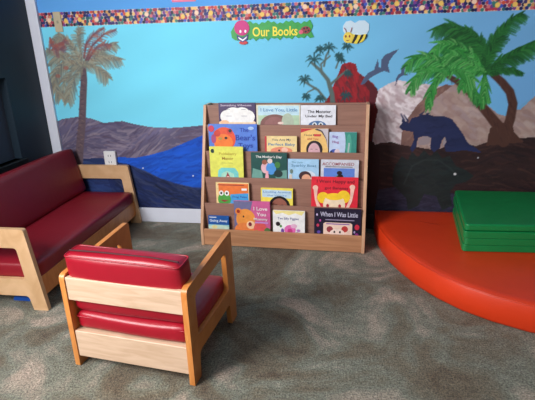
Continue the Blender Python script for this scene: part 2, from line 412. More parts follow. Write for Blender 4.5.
# palm on the left, autumn colours
cv.stroke(WP([(83,64),(84,80),(83,100),(82,125),(80,145),(79,162)]), 3.3*PX, 4.8*PX, (98, 82, 92))
for k in range(60):
    y = 66+k*1.6; x = 83-max(0, y-80)*.05+rng.uniform(-2.5, 2.5); cv.stroke(WP([(x-1.2, y), (x+1.2, y+rng.uniform(-1, 2))]), .6*PX, .3*PX, ((78,62,74),(128,106,104),(110,92,98))[k % 3], .8)
def frond(pts, leaf, cols, n=26, w=.9, spread=1.0, droop=.25, rib=None):
    P = [np.array(p, float) for p in pts]; m_ = len(P)-1
    def ev(t):
        s = min(t*m_, m_-1e-6); i = int(s); f = s-i; return P[i]*(1-f)+P[i+1]*f, (P[i+1]-P[i])
    if rib: cv.stroke(WP(pts), w*1.1*PX, w*.5*PX, rib)
    for k in range(n):
        t = (k+.5)/n; p, d = ev(t); d = d/(np.hypot(*d)+1e-9)
        for sgn in (-1, 1):
            nrm = np.array([-d[1], d[0]])*sgn; L = leaf*(.55+.6*math.sin(math.pi*min(1, t*1.05)))*rng.uniform(.75, 1.2)
            q = p+(d*.75+nrm*spread*.75)*L; q[1] += droop*L; mid = p+(d*.5+nrm*spread*.5)*L*.55
            cv.stroke(WP([tuple(p), tuple(mid), tuple(q)]), w*PX, w*.35*PX, cols[rng.randint(len(cols))], .85)
aut = [(122,128,118),(148,146,128),(104,112,112),(134,120,104),(160,158,140)]
brn = [(138,90,92),(122,80,92),(156,104,94),(112,88,104)]
for p in ([(83,66),(72,56),(60,54),(50,66)], [(83,66),(70,64),(58,72),(52,90)], [(83,66),(74,50),(66,40),(58,34)], [(83,66),(80,48),(78,36),(80,28)],
          [(83,66),(90,54),(100,52),(110,60)], [(83,66),(96,60),(110,58),(121,60)], [(83,66),(94,66),(102,72),(108,78)], [(83,66),(72,70),(64,82),(62,98)], [(83,64),(66,60),(54,54),(47,50)],
          [(83,68),(74,78),(70,90),(68,102)], [(83,66),(64,62),(54,74),(50,84)], [(83,64),(72,44),(62,38),(54,40)], [(83,66),(98,56),(108,46),(116,44)], [(56,70),(54,80),(56,90),(60,98)]):
    frond(p, 9, aut, 38, .7, .8, .4, (110, 108, 104))
for p in ([(86,60),(92,46),(104,34),(116,30)], [(84,58),(86,44),(94,34),(104,28)], [(52,50),(56,46),(62,44),(66,40)], [(88,60),(96,48),(104,44),(110,46)], [(50,38),(52,46),(58,50),(64,48)]):
    frond(p, 6, brn, 16, .85, .8, .3, (110, 70, 76))
for cx, cy in ((56,46),(62,44),(52,42),(66,68),(58,76),(88,46),(92,50),(100,40),(96,36)):
    cv.ell(*W2(cx, cy), 3*PX, 2*PX, (160, 88, 80), .6)
# dark lake beast and its companion on the right
bl = (34, 42, 80)
beast = [(399,127),(402,123),(402,119),(405,121),(409,123),(412,118),(416,117),(422,115),(428,114),(434,116),(444,116),(452,119),(458,127),(463,134),(468,143),(476,148),(482,153),(464,150),(452,152),(446,152),(444,146),(445,137),(442,140),(440,148),(434,152),(430,148),(431,138),(424,136),(418,138),(416,148),(412,152),(410,149),(414,140),(413,132),(407,131),(402,130)]
cv.poly(WP(beast), bl)
for a, b_ in (((404,120),(401,114)), ((408,121),(404,115)), ((420,115),(424,112)), ((427,114),(430,113))): cv.stroke(WP([a, b_]), .9*PX, .4*PX, bl)
painted(beast, bl, [(28,34,68),(40,48,88)], 50, 12, 1)
cv.poly(WP([(431,138),(436,136),(441,138),(440,146),(434,149),(430,146)]), bl)
cv.poly(WP([(418,140),(424,136),(430,137),(430,143),(424,145),(419,145)]), (150, 136, 142)); cv.poly(WP([(443,141),(446,138),(446,143),(443,146)]), (150, 140, 148))
steg = [(393,172),(396,164),(402,156),(408,160),(412,152),(418,157),(424,150),(430,156),(437,151),(442,158),(450,156),(456,166),(466,170),(474,176),(466,182),(456,184),(450,192),(452,206),(442,210),(436,196),(424,194),(418,206),(408,210),(406,198),(398,190),(392,184)]
painted(steg, (32, 38, 40), [(38,46,46),(26,30,36),(34,46,48)], 120, 14, 1)
cv.stroke(WP([(404,184),(412,166),(424,160),(438,160),(450,168),(458,176)]), .8*PX, .6*PX, (50, 62, 62), .5)
cv.ell(*W2(455, 174), 1.3*PX, 1.3*PX, (214, 214, 220)); cv.ell(*W2(478, 158), .8*PX, .8*PX, (190, 190, 200))
for x, y in ((143,168),(193,176)): cv.ell(*W2(x, y), .9*PX, .9*PX, (220, 226, 240))
# brown palm trunks on the right
tr = (78, 50, 44)
cv.stroke(WP([(448,76),(458,82),(470,92),(480,104),(490,116),(498,126),(504,140)]), 2.2*PX, 5.4*PX, tr)
cv.stroke(WP([(494,75),(502,82),(510,92),(513,104),(510,120),(505,134),(504,142)]), 3.0*PX, 5.0*PX, tr)
cv.poly(WP([(490,128),(500,124),(512,120),(514,132),(524,142),(486,146)]), tr)
for k in range(90):
    s = rng.uniform(0, 1); pts = [(448,76),(470,92),(490,116),(504,140)] if k % 2 else [(496,76),(510,92),(512,110),(505,138)]
    i = int(s*3); f = s*3-i; i = min(i, 2); x = pts[i][0]*(1-f)+pts[i+1][0]*f+rng.uniform(-3, 3); y = pts[i][1]*(1-f)+pts[i+1][1]*f
    cv.stroke(WP([(x, y), (x+1.5, y+5)]), .5*PX, .3*PX, ((92,60,52),(62,38,36),(84,56,48))[k % 3], .6)
# green palm fronds
g1 = [(40,126,58),(30,104,46),(64,158,72),(24,84,40),(88,176,92),(46,140,54),(120,176,104)]
g2 = [(30,98,46),(24,78,38),(48,122,56),(20,66,34),(38,108,50)]
for p, lf, cs in (([(484,72),(474,56),(462,48),(450,50)], 12, g2), ([(484,72),(476,48),(466,34),(448,30)], 12, g2), ([(484,72),(488,54),(494,40),(504,26)], 11, g2), ([(486,74),(500,60),(516,52),(535,42)], 10, g2), ([(470,66),(456,62),(440,60),(424,66)], 11, g1),
                  ([(484,74),(474,70),(464,76),(462,88)], 8, g1), ([(486,74),(482,84),(484,92),(486,100)], 7, g1), ([(480,60),(466,42),(452,36),(442,44)], 11, g2), ([(456,74),(444,64),(430,62),(418,70)], 10, g1), ([(486,72),(480,52),(470,34),(450,24),(434,30)], 12, g2), ([(484,70),(470,52),(456,44),(440,44),(432,54)], 12, g1), ([(484,76),(492,52),(500,34),(512,20),(522,14)], 11, g2),
                  ([(484,74),(500,64),(514,54),(530,46),(560,44)], 11, g2), ([(488,74),(500,70),(512,69),(522,73)], 4.5, g2), ([(486,72),(474,66),(460,62),(446,66),(436,72)], 11, g1),
                  ([(450,72),(438,60),(426,56),(414,58),(406,66)], 10, g1), ([(450,74),(436,70),(424,72),(414,80),(410,90)], 9, g1), ([(446,74),(436,80),(430,92),(428,108)], 6.5, g1),
                  ([(484,74),(486,84),(484,96),(480,104)], 6.5, g1), ([(480,70),(462,56),(448,52)], 11, g1), ([(476,70),(466,78),(474,92),(478,100)], 7, g1), ([(486,70),(488,56),(480,40),(466,28)], 11, g2), ([(452,70),(464,72),(474,80)], 9, g1)):
    frond(p, lf*1.25, cs, 80, .75, .62, .38, (30, 92, 44))
ev, ef = boxlist([(XL-.1, XR+.1, .003, .1, 0, ZC), (XL-.1, XR+.1, 0, .003, 1.5, ZC), (2.35, XR+.1, 0, .003, 0, 1.5), (XL-.1, TX, 0, .003, 0, 1.5)])
ec = [(84,158,232)]*len(ev)
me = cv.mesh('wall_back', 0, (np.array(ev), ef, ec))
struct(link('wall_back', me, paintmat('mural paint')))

# baseboards
zb = .097
bm = bmesh.new(); box(bm, TX, .45, -.014, 0, 0, zb); struct(obj('baseboard_back', bm, white, bevel=.004))
bm = bmesh.new(); box(bm, .45, XR, -.014, 0, 0, zb); struct(obj('baseboard_back_shaded', bm, mat('shaded brown baseboard', rgb(44, 30, 34), .6, .1, 10), bevel=.004))  # bookcase shadow put into the colour as dark brown

# ------------------------------------------------------------------ border strip, cards, sign, bee on the wall
zB0, zB1 = 1.221, 1.3005
bc = Canvas(TX, 2.35, zB0, zB1, .003, (226, 205, 190))
pal = [(36,44,120),(30,36,90),(176,60,84),(206,110,120),(200,150,90),(40,100,110),(60,90,190),(120,60,140),(210,80,60),(30,34,80),(28,30,60),(160,48,70),(236,190,120),(60,120,110),(40,46,110),(60,50,110),(130,50,70)]
rows = 5
for r_ in range(rows):
    for k in range(int(3.35/.0165)):
        x = TX+k*.0165+(r_ % 2)*.008+rng.uniform(-.004, .004); z = zB0+.009+r_*.0156+rng.uniform(-.002, .002)
        bc.ell(x, z, .0092, .0092, pal[rng.randint(len(pal))], 1, .25)
for k in range(34):
    x = TX+.05+k*.1+rng.uniform(-.03, .03); bc.ell(x, rng.uniform(zB0+.022, zB1-.022), .0125, .0125, (236, 196, 100) if k % 3 else (240, 206, 180), 1, .2)
ev, ef = boxlist([(TX, 2.35, -.0005, 0, zB0, zB1)])
me = bc.mesh('wall_border', -.0012, (np.array(ev), ef, [(226,205,190)]*8))
tag(link('wall_border', me, paintmat('border paper', .5)), 'long paper border strip of multicoloured dots running along the mural wall', 'border')

def plate(bm, pts, y0, y1, mi=0):
    """flat shape (x,z) with thickness from y0 (front) to y1"""
    A = [bm.verts.new((x, y0, z)) for x, z in pts]; B = [bm.verts.new((x, y1, z)) for x, z in pts]; n = len(pts)
    f = bm.faces.new(A); f.material_index = mi
    f = bm.faces.new(list(reversed(B))); f.material_index = mi
    for i in range(n):
        j = (i+1) % n; bm.faces.new((A[i], A[j], B[j], B[i])).material_index = mi
def ellp(cx, cz, rx, rz, n=28): return [(cx+rx*math.cos(2*math.pi*k/n), cz+rz*math.sin(2*math.pi*k/n)) for k in range(n)]
def text_verts(s, cx, cz, wd, ht, shear=0, bold=.0):
    cu = bpy.data.curves.new('t', 'FONT'); cu.body = s; cu.size = 1; cu.resolution_u = 3; cu.offset = bold
    o = bpy.data.objects.new('t', cu); C.objects.link(o)
    me = bpy.data.meshes.new_from_object(o.evaluated_get(bpy.context.evaluated_depsgraph_get()) if False else o)
    bpy.data.objects.remove(o); bpy.data.curves.remove(cu)
    V = np.array([v.co[:2] for v in me.vertices]); F = [list(p.vertices) for p in me.polygons]
    bpy.data.meshes.remove(me)
    mn, mx_ = V.min(0), V.max(0); V = (V-mn)/(mx_-mn)-.5
    V = V*np.array([wd, ht])+np.array([cx, cz]); V[:, 1] += (V[:, 0]-cx)*shear
    return V, F
def add_text(bm, s, cx, cz, wd, ht, y, mi=0, shear=0, bold=.015, thick=0):
    V, F = text_verts(s, cx, cz, wd, ht, shear, bold)
    vs = [bm.verts.new((x, y, z)) for x, z in V]
    for f in F:
        try: bm.faces.new([vs[i] for i in f]).material_index = mi
        except ValueError: pass

# beige card over the left end of the border
bm = bmesh.new(); a = at(53, 12); b_ = at(63, 32)
plate(bm, [(a[0], b_[2]), (b_[0]+.006, b_[2]), (b_[0]+.004, a[2]), (a[0], a[2])], -.008, -.0017)
o = obj('wall_card', bm, mat('beige card', rgb(190, 178, 150), .6, .05, 30), bevel=.002)
tag(o, 'small beige upright card fixed over the left end of the dotted border', 'card')
bm = bmesh.new(); box(bm, (a[0]+b_[0])/2-.004, (a[0]+b_[0])/2+.008, -.009, -.008, (a[2]+b_[2])/2-.008, (a[2]+b_[2])/2+.008); obj('card_mark', bm, mat('grey mark', rgb(150, 146, 126), .6), o)
# pink card at the top of the picture
bm = bmesh.new(); a = at(172, 2); b_ = at(196, 2)
plate(bm, roundpoly([(a[0], 1.327), (b_[0], 1.327), (b_[0], 1.43), (a[0], 1.43)], .006), -.003, 0)
o = obj('name_card', bm, mat('pink card', rgb(232, 110, 150), .6)); tag(o, 'pink card on the blue wall just above the dotted border', 'card')
bm = bmesh.new(); plate(bm, roundpoly([(a[0]+.01, 1.336), (b_[0]-.01, 1.336), (b_[0]-.01, 1.42), (a[0]+.01, 1.42)], .004), -.0036, -.003); obj('card_panel', bm, mat('pale pink paper', rgb(244, 206, 214), .6), o)

# "Our Books" sign
green = mat('sign green', rgb(46, 160, 70), .5, .12, 40); yellow = mat('sign yellow', rgb(246, 226, 70), .5)
magenta = mat('magenta', rgb(198, 14, 122), .5, .08, 60); sign = thing('wall_sign', 'green ragged sign reading Our Books in yellow above the bookcase', 'sign', tuple(at(273, 32)))
sp = at(273, 32)
def SW(px, py): p = at(px, py); return (p[0]-sp[0], p[2]-sp[2])
up = [(232+k*3, 22.5+(1.6 if k % 2 else -.3)+1.2*math.sin(k*.9)-k*.06) for k in range(1, 27)]
dn = [(232+k*3, 40.5+(-1.2 if k % 2 else .8)+.9*math.sin(k*1.7)-k*.13) for k in range(26, 0, -1)]
bm = bmesh.new(); plate(bm, [SW(*p) for p in [(231,32)]+up+[(313,26),(311,31),(314,37)]+dn+[(232,38)]], -.005, 0); obj('sign_board', bm, green, sign)
bm = bmesh.new(); c = SW(275, 31.3)
add_text(bm, 'Our Books', c[0], c[1], SW(298, 30)[0]-SW(253, 31)[0], .050, -.0062, 0, 0.0, .018)
obj('lettering', bm, yellow, sign)
bm = bmesh.new(); c = SW(242, 28); plate(bm, ellp(c[0], c[1], .043, .040), -.009, -.005)
fg = obj('worm_head', bm, magenta, sign)
bm = bmesh.new(); 
for dx in (-.012, .016): plate(bm, ellp(c[0]+dx+.004, c[1]-.018, .006, .008, 14), -.0098, -.009)
obj('eye', bm, mat('sign white', rgb(240, 240, 245), .5), fg)
c = SW(243, 37); bm = bmesh.new()
plate(bm, [(c[0]-.035, c[1]+.012), (c[0], c[1]-.004), (c[0]+.032, c[1]+.014), (c[0]+.028, c[1]-.012), (c[0], c[1]-.028), (c[0]-.03, c[1]-.014)], -.0095, -.005); obj('open_book', bm, mat('sign navy', rgb(50, 50, 130), .5), sign)
bm = bmesh.new(); plate(bm, [(c[0]-.026, c[1]+.002), (c[0], c[1]-.013), (c[0]+.024, c[1]+.003), (c[0]+.02, c[1]-.008), (c[0], c[1]-.022), (c[0]-.022, c[1]-.009)], -.0102, -.0095); obj('book_pages', bm, mat('sign white', (1, 1, 1)), sign)
bm = bmesh.new(); plate(bm, ellp(c[0]+.002, c[1]-.03, .024, .010), -.009, -.005); obj('worm_feet', bm, mat('sign red', rgb(200, 40, 50), .5), sign)
c = SW(305, 30); bm = bmesh.new(); plate(bm, ellp(c[0]+.004, c[1], .026, .019), -.009, -.005); lb = obj('ladybird', bm, mat('ladybird red', rgb(150, 50, 60), .5), sign)
bm = bmesh.new(); plate(bm, ellp(c[0]-.022, c[1]-.010, .012, .011), -.010, -.005); obj('ladybird_head', bm, mat('pink face', rgb(220, 90, 120), .5), sign)
bm = bmesh.new()
for dx, dz in ((-.004, .008), (.012, .01), (.004, -.008), (.02, -.003)): plate(bm, ellp(c[0]+dx, c[1]+dz, .0055, .005, 12), -.0098, -.009)
obj('spots', bm, mat('black', rgb(20, 20, 24), .5), lb)

# bee cutout
bp_ = at(355, 34); bee = thing('bee_cutout', 'yellow and black striped paper bee with white wings on the mural sky', 'bee cutout', tuple(bp_))
def BW(px, py): p = at(px, py); return (p[0]-bp_[0], p[2]-bp_[2])
black = _mats['black']
bm = bmesh.new(); plate(bm, [BW(*p) for p in [(346,35),(343,31),(343,26),(346,21.5),(351,20.5),(355,23),(359,20.5),(365,20.5),(369,24),(369,30),(366,35),(358,37),(350,37)]], -.004, 0)
wg = obj('wing', bm, mat('wing paper', rgb(200, 222, 238), .6), bee)
bm = bmesh.new(); plate(bm, [BW(*p) for p in [(345,37),(347,34),(350,33.5),(355,34.5),(360,35),(365,34),(367.5,34.5),(366,38),(362,42),(356,43.8),(350,43),(346,41)]], -.007, -.004)
bb = obj('body', bm, mat('bee yellow', rgb(236, 212, 70), .5), bee)
for s in ([(355,34.5),(358,34.8),(356.5,38.5),(353.5,43.3),(351.5,43),(353.8,38)], [(361,34.8),(363.8,34.3),(362,38.5),(359,42.8),(357,43.3),(359.6,38.5)], [(366,34.1),(367.5,34.5),(366,38),(364,40),(365.2,37)]):
    bm = bmesh.new(); plate(bm, [BW(*p) for p in s], -.0078, -.007); obj('stripe', bm, black, bb)
c = BW(348, 37.5); bm = bmesh.new(); plate(bm, ellp(c[0], c[1], .026, .028), -.009, -.007); hd = obj('head', bm, mat('bee face', rgb(232, 206, 84), .5), bee)
bm = bmesh.new()
for dx in (-.012, .008): plate(bm, ellp(c[0]+dx, c[1]+.006, .0045, .007, 12), -.0098, -.009)
plate(bm, [(c[0]-.014, c[1]-.012), (c[0]-.002, c[1]-.019), (c[0]+.012, c[1]-.011), (c[0]-.001, c[1]-.014)], -.0098, -.009)
obj('face_features', bm, mat('bee face dark', rgb(140, 50, 40), .5), hd)
bm = bmesh.new()
for dx in (-.01, .012): ring(bm, [Vector((c[0]+dx, -.008, c[1]+.026)), Vector((c[0]+dx*1.4, -.008, c[1]+.04)), Vector((c[0]+dx*1.9-.004, -.008, c[1]+.05))], .0018, False)
obj('antenna', bm, mat('antenna red', rgb(160, 60, 70), .5), hd)

# socket cover on the wall behind the couch arm
p0 = at(104.5, 150.5); p1 = at(118, 163)
ob = thing('socket_cover', 'white plastic electrical socket cover on the mural wall above the couch arm', 'socket', ((p0[0]+p1[0])/2, 0, .43))
bm = bmesh.new(); box(bm, -.040, .040, -.022, 0, -.055, .047); obj('cover_box', bm, mat('white plastic', rgb(225, 226, 228), .4), ob, bevel=.006)
for z in (.018, -.024):
    for x in (-.008, .008):
        bm = bmesh.new(); box(bm, x-.002, x+.002, -.0228, -.022, z-.006, z+.006); obj('socket_slot', bm, mat('slot grey', rgb(110, 112, 118), .5), ob)

# ================================================================== bookcase
W_, H_, D_, T_ = .925, .7736, .3335, .1179
STH, SX, SY = -.0325, .006, -.002
def ats(px, py, Y):
    c, s_ = math.cos(STH), math.sin(STH); d = _fw + (px-267.5)/FPX*_rr - (py-200)/FPX*_uu; o = _C-np.array((SX, SY, 0))
    d = np.array((d[0]*c+d[1]*s_, -d[0]*s_+d[1]*c, d[2])); o = np.array((o[0]*c+o[1]*s_, -o[0]*s_+o[1]*c, o[2]))
    return o+d*((Y-o[1])/d[1])
zl = [H_]+[.6681-(.6681-.1024)*k/4 for k in range(5)]
yl = [T_+(D_-T_)*(H_-z)/(H_-.1024) for z in zl]
shelfm = wood('shaded bookcase wood', rgb(142, 102, 88), rgb(158, 116, 100), .5, (1, 10, 16))  # recess shade put into this darker tone of the tier boards
edgem = wood('bookcase edge wood', rgb(196, 150, 118), rgb(214, 170, 136), .5, (14, 10, 1))
bk = thing('book_display', 'brown wooden five tier display bookcase full of picture books', 'bookcase', (SX, SY, 0), (0, 0, STH))
for x0, x1 in ((0, .018), (W_-.018, W_)):
    bm = bmesh.new()
    prism(bm, [(-.016, 0), (-(D_+.004), 0), (-(D_+.004), .104), (-(T_+.006), H_+.002), (-.016, H_+.002)], None, x0, x1)
    obj('side_panel', bm, edgem, bk, bevel=.003)
bm = bmesh.new(); box(bm, .018, W_-.018, -.026, -.016, .0, H_-.002); obj('back_panel', bm, shelfm, bk)
LED = .036
for k in range(6):
    zlow = zl[k+1]-LED if k < 5 else .004
    bm = bmesh.new(); box(bm, .018, W_-.018, -yl[k], -yl[k]+.010, zlow-(.008 if k < 5 else 0), zl[k])
    obj('front_panel' if k == 5 else 'tier_panel', bm, edgem if k == 5 and False else (wood('front panel wood', rgb(176, 124, 90), rgb(198, 146, 108), .45, (1, 10, 16)) if k == 5 else shelfm), bk, bevel=.0015)
    if k < 5:
        bm = bmesh.new(); box(bm, .018, W_-.018, -yl[k+1]+.010, -yl[k], zlow-.008, zlow); obj('ledge', bm, shelfm, bk)

# ------------------------------------------------------------------ books
def clip01(pts):
    def cl(P, ax, lim, sg):
        out = []
        for i in range(len(P)):
            a, b = P[i-1], P[i]; ia = sg*(a[ax]-lim) <= 0; ib = sg*(b[ax]-lim) <= 0
            if ia != ib:
                t = (lim-a[ax])/(b[ax]-a[ax]); out.append((a[0]+(b[0]-a[0])*t, a[1]+(b[1]-a[1])*t))
            if ib: out.append(b)
        return out
    for ax, lim, sg in ((0, 0, -1), (0, 1, 1), (1, 0, -1), (1, 1, 1)):
        pts = cl(pts, ax, lim, sg)
        if len(pts) < 3: return []
    return pts
pagem = mat('paper pages', rgb(226, 216, 196), .8, .04, 200)
def book(k, x0, x1, ytop, col, art, label, th=.010, tilt=0.0):
    """k pocket, photo columns x0..x1 and top row; art in the cover's own 0..1 square"""
    yb = -(yl[k-1]+.016); ym = (ytop+20)
    a, b_ = ats(x0, ytop, yb), ats(x1, ytop, yb)
    zbot = zl[k]-LED+.001; w = b_[0]-a[0]; ztop = (a[2]+b_[2])/2; h = ztop-zbot
    t = thing('picture_book', label, 'book', ((a[0]+b_[0])/2, -(yl[k-1]+.012+min(.010, (yl[k]-yl[k-1]-.010-th-.012)*.8 if k > 1 else .0)), zbot),
              (-.0, tilt, 0), 'picture books on the display bookcase')
    lean = math.atan2(.009 if k > 1 else .005, h)
    t.rotation_euler = (-lean, tilt, STH)
    if k == 1: t.location.y = -(yl[0]+.007)
    lx, ly = t.location.x, t.location.y
    t.location.x = SX+lx*math.cos(STH)-ly*math.sin(STH); t.location.y = SY+lx*math.sin(STH)+ly*math.cos(STH)
    mats = []; idx = {}
    def mi(c):
        if c not in idx:
            idx[c] = len(mats); mats.append(mat('cover ink %d %d %d' % c, rgb(*c), .35, .10, 45))
        return idx[c]
    mi(col)
    bm = bmesh.new()
    box(bm, -w/2, w/2, -th, -th+.0018, 0, h, 0); box(bm, -w/2, w/2, -.0018, 0, 0, h, 0); box(bm, -w/2, -w/2+.002, -th+.0018, -.0018, 0, h, 0)
    y = -th
    for it in art:
        y -= .00022
        kind = it[0]; c = mi(it[-1])
        if kind == 'r': pts = [(it[1], it[2]), (it[3], it[2]), (it[3], it[4]), (it[1], it[4])]
        elif kind == 'e': pts = ellp(it[1], it[2], it[3], it[4], 22)
        elif kind == 'p': pts = list(it[1])
        if kind == 't':
            _, s, cu_, cv_, wd, ht, _c = it
            add_text(bm, s, (cu_-.5)*w, cv_*h, wd*w, ht*h, y, c, 0, .012); continue
        pts = clip01(pts)
        if len(pts) >= 3:
            bm.faces.new([bm.verts.new(((u-.5)*w, y, v*h)) for u, v in pts]).material_index = c
    me = bpy.data.meshes.new('cover'); bm.to_mesh(me); bm.free(); link('cover', me, mats, t)
    bm = bmesh.new(); box(bm, -w/2+.0025, w/2-.003, -th+.0019, -.0019, .003, h-.003); obj('pages', bm, pagem, t)
    return t
ORG = (232, 120, 60); WHT = (240, 238, 236); SKIN = (226, 168, 136); DK = (40, 30, 36)
# pocket 1
book(1, 218, 255, 103, (66, 46, 92), [('e',.5,.10,.62,.36,(238,206,176)), ('e',.5,.52,.44,.30,WHT), ('e',.22,.50,.18,.24,WHT), ('e',.80,.50,.18,.24,WHT), ('e',.4,.68,.2,.16,WHT), ('e',.64,.70,.18,.14,WHT), ('r',0,0,1,.30,(240,206,170)), ('e',.15,.3,.12,.08,(240,190,150)),
     ('r',.2,.52,.36,.535,(130,130,150)), ('r',.62,.52,.78,.535,(130,130,150)), ('r',.24,.76,.32,.775,(120,120,140)), ('r',.62,.76,.74,.775,(120,120,140)), ('t','Something Wheezes',.48,.905,.84,.09,(206,190,214))],
     'purple picture book with a big white fluffy face, far left on top tier')
book(1, 256, 300, 105, (222, 214, 190), [('r',.04,.02,.98,.97,(190,222,236)), ('r',.04,.02,.98,.60,(178,206,176)), ('e',.42,.22,.34,.42,(128,86,82)), ('e',.42,.2,.24,.34,(146,98,96)), ('e',.72,.34,.14,.34,(176,190,170)), ('e',.56,.30,.07,.05,(232,206,196)), ('t','I Love You, Little',.52,.80,.84,.15,(96,148,196))],
     'cream picture book reading I Love You above a brown mound, top tier middle')
book(1, 300.5, 336, 105.5, (228, 230, 240), [('e',.48,.20,.26,.20,(70,110,160)), ('e',.40,.24,.07,.10,(226,232,240)), ('e',.58,.24,.07,.10,(226,232,240)), ('e',.40,.25,.03,.05,DK), ('e',.58,.25,.03,.05,DK), ('t','The Monster',.53,.76,.66,.12,DK), ('t','Under My Bed',.52,.57,.76,.13,DK)],
     'white picture book reading The Monster Under My Bed on the top tier')
# pocket 2
book(2, 208.5, 257, 124, (84, 126, 214), [('e',.32,.55,.24,.36,(226,84,50)), ('e',.30,.44,.20,.26,(238,124,50)), ('e',.18,.72,.07,.1,(206,60,50)), ('e',.44,.78,.06,.09,(206,60,50)), ('e',.45,.80,.035,.05,DK), ('e',.06,.86,.06,.10,(206,50,80)), ('e',.10,.55,.05,.14,(170,70,120)), ('e',.24,.56,.04,.04,(180,150,70)), ('e',.36,.58,.03,.04,DK),
     ('r',.08,.10,.44,.26,(220,224,236)), ('t','The',.74,.83,.18,.12,(36,66,168)), ('t',"Bear's",.76,.60,.40,.18,(36,66,168)), ('t','Toys',.76,.34,.30,.18,(36,66,168)), ('e',.88,.88,.06,.05,(170,196,236))],
     'blue picture book with a red orange bear face on the second tier')
book(2, 265, 297, 136, (236, 210, 150), [('r',0,0,.06,1,(196,50,60)), ('t','You Are My',.52,.82,.6,.13,(60,70,90)), ('t','Perfect Baby',.53,.60,.84,.16,(40,120,170)), ('e',.52,.32,.34,.18,(232,140,110)), ('e',.62,.36,.1,.12,(240,190,170)), ('e',.45,.34,.035,.04,DK)],
     'pale yellow picture book with red spine reading Perfect Baby, second tier')
book(2, 301, 328.5, 128.5, (240, 196, 120), [('p',[(0,.86),(0,1),(.5,1),(.3,.95)],(196,48,60)), ('p',[(.55,1),(1,1),(1,.3),(.93,.6),(.8,.85)],(200,190,196)), ('p',[(.5,.97),(.74,.90),(.92,.66),(.98,.4),(.94,.66),(.78,.93),(.6,1)],(80,64,70)), ('t','I Love Myself',.44,.78,.62,.08,(70,60,60)), ('r',.48,.74,.72,.82,(206,70,70)), ('t','and You',.44,.66,.4,.07,(196,80,60)), ('e',.5,.30,.30,.30,DK), ('e',.49,.22,.22,.30,(216,170,180)), ('r',.36,.30,.44,.315,DK), ('r',.54,.30,.62,.315,DK), ('e',.49,.12,.06,.02,(176,80,90))],
     'orange picture book with the face of a dark haired child, second tier')
book(2, 329.5, 357, 132, (190, 206, 236), [('r',.44,0,1,1,(56,140,128)), ('e',.46,.55,.14,.6,(190,206,236)), ('e',.72,.5,.10,.44,(80,166,146)), ('p',[(.72,.1),(.76,.6),(.70,.6),(.66,.1)],(170,190,190)), ('e',.2,.20,.18,.16,(70,90,170)), ('e',.30,.26,.1,.1,(226,200,206)), ('e',.08,.16,.07,.12,DK), ('t','Big',.22,.82,.2,.12,(130,90,170)), ('t','Hug',.24,.62,.24,.12,(160,90,150))],
     'small lilac and green picture book at the right end of the second tier')
# pocket 3
book(3, 209.5, 243, 146.5, (226, 226, 100), [('e',.09,.88,.055,.06,(30,60,60)), ('t','Pickleberry',.55,.80,.52,.085,(180,150,50)), ('t','Manor',.54,.68,.34,.08,(160,120,50)), ('t','picture stories',.52,.55,.34,.03,(170,170,100)), ('p',[(.2,.0),(.24,.34),(.34,.42),(.74,.42),(.84,.30),(.86,0)],(120,206,206)), ('p',[(.3,.0),(.34,.26),(.5,.34),(.7,.26),(.76,0)],(170,220,200)), ('p',[(.46,.16),(.52,.30),(.6,.16)],(150,60,70)), ('e',.53,.14,.06,.05,(236,190,180))],
     'bright yellow square picture book at the left end of the third tier')
book(3, 251, 287, 152.5, (34, 82, 78), [('t',"The Mother's Day",.5,.86,.72,.10,WHT), ('p',[(0,.1),(.05,.5),(.3,.42),(.34,.1)],(110,160,150)), ('p',[(.7,.1),(.66,.4),(1,.46),(1,.1)],(110,160,150)), ('e',.40,.52,.12,.18,(226,180,190)), ('e',.38,.70,.07,.08,(150,90,70)), ('e',.56,.50,.14,.2,(80,150,220)), ('e',.53,.74,.07,.08,(226,206,200)), ('p',[(.38,.1),(.42,.42),(.48,.42),(.5,.1)],(236,170,180)), ('e',.76,.34,.12,.12,(40,60,60)), ('e',.74,.62,.08,.10,(70,130,70))],
     'dark green picture book with two small figures seated, third tier')
book(3, 288, 319, 159, (164, 204, 236), [('t','The Little',.3,.88,.36,.07,(90,140,170)), ('t','Sparkly Boat',.52,.74,.80,.12,(70,120,160)), ('e',.66,.30,.26,.26,(210,224,240)), ('e',.56,.34,.20,.20,(70,44,48)), ('e',.60,.24,.15,.18,SKIN), ('e',.12,.52,.05,.09,(110,130,120)), ('r',.04,.1,.14,.4,(210,200,190))],
     'light blue picture book with a dark haired child, third tier centre right')
book(3, 321, 359, 159.7, (206, 208, 220), [('r',.08,.1,.9,.68,(96,134,214)), ('t','ACCOMPANIED',.46,.84,.84,.12,(150,60,70)), ('r',.12,.72,.84,.745,DK), ('p',[(.08,.1),(.08,.34),(.34,.30),(.5,.46),(.66,.32),(.9,.36),(.9,.1)],(96,150,110)), ('p',[(.2,.1),(.3,.24),(.7,.24),(.84,.1)],(60,50,70)), ('e',.5,.50,.07,.08,DK), ('p',[(.36,.2),(.48,.44),(.58,.44),(.64,.2)],DK)],
     'grey edged picture book with a blue landscape, right end of third tier')
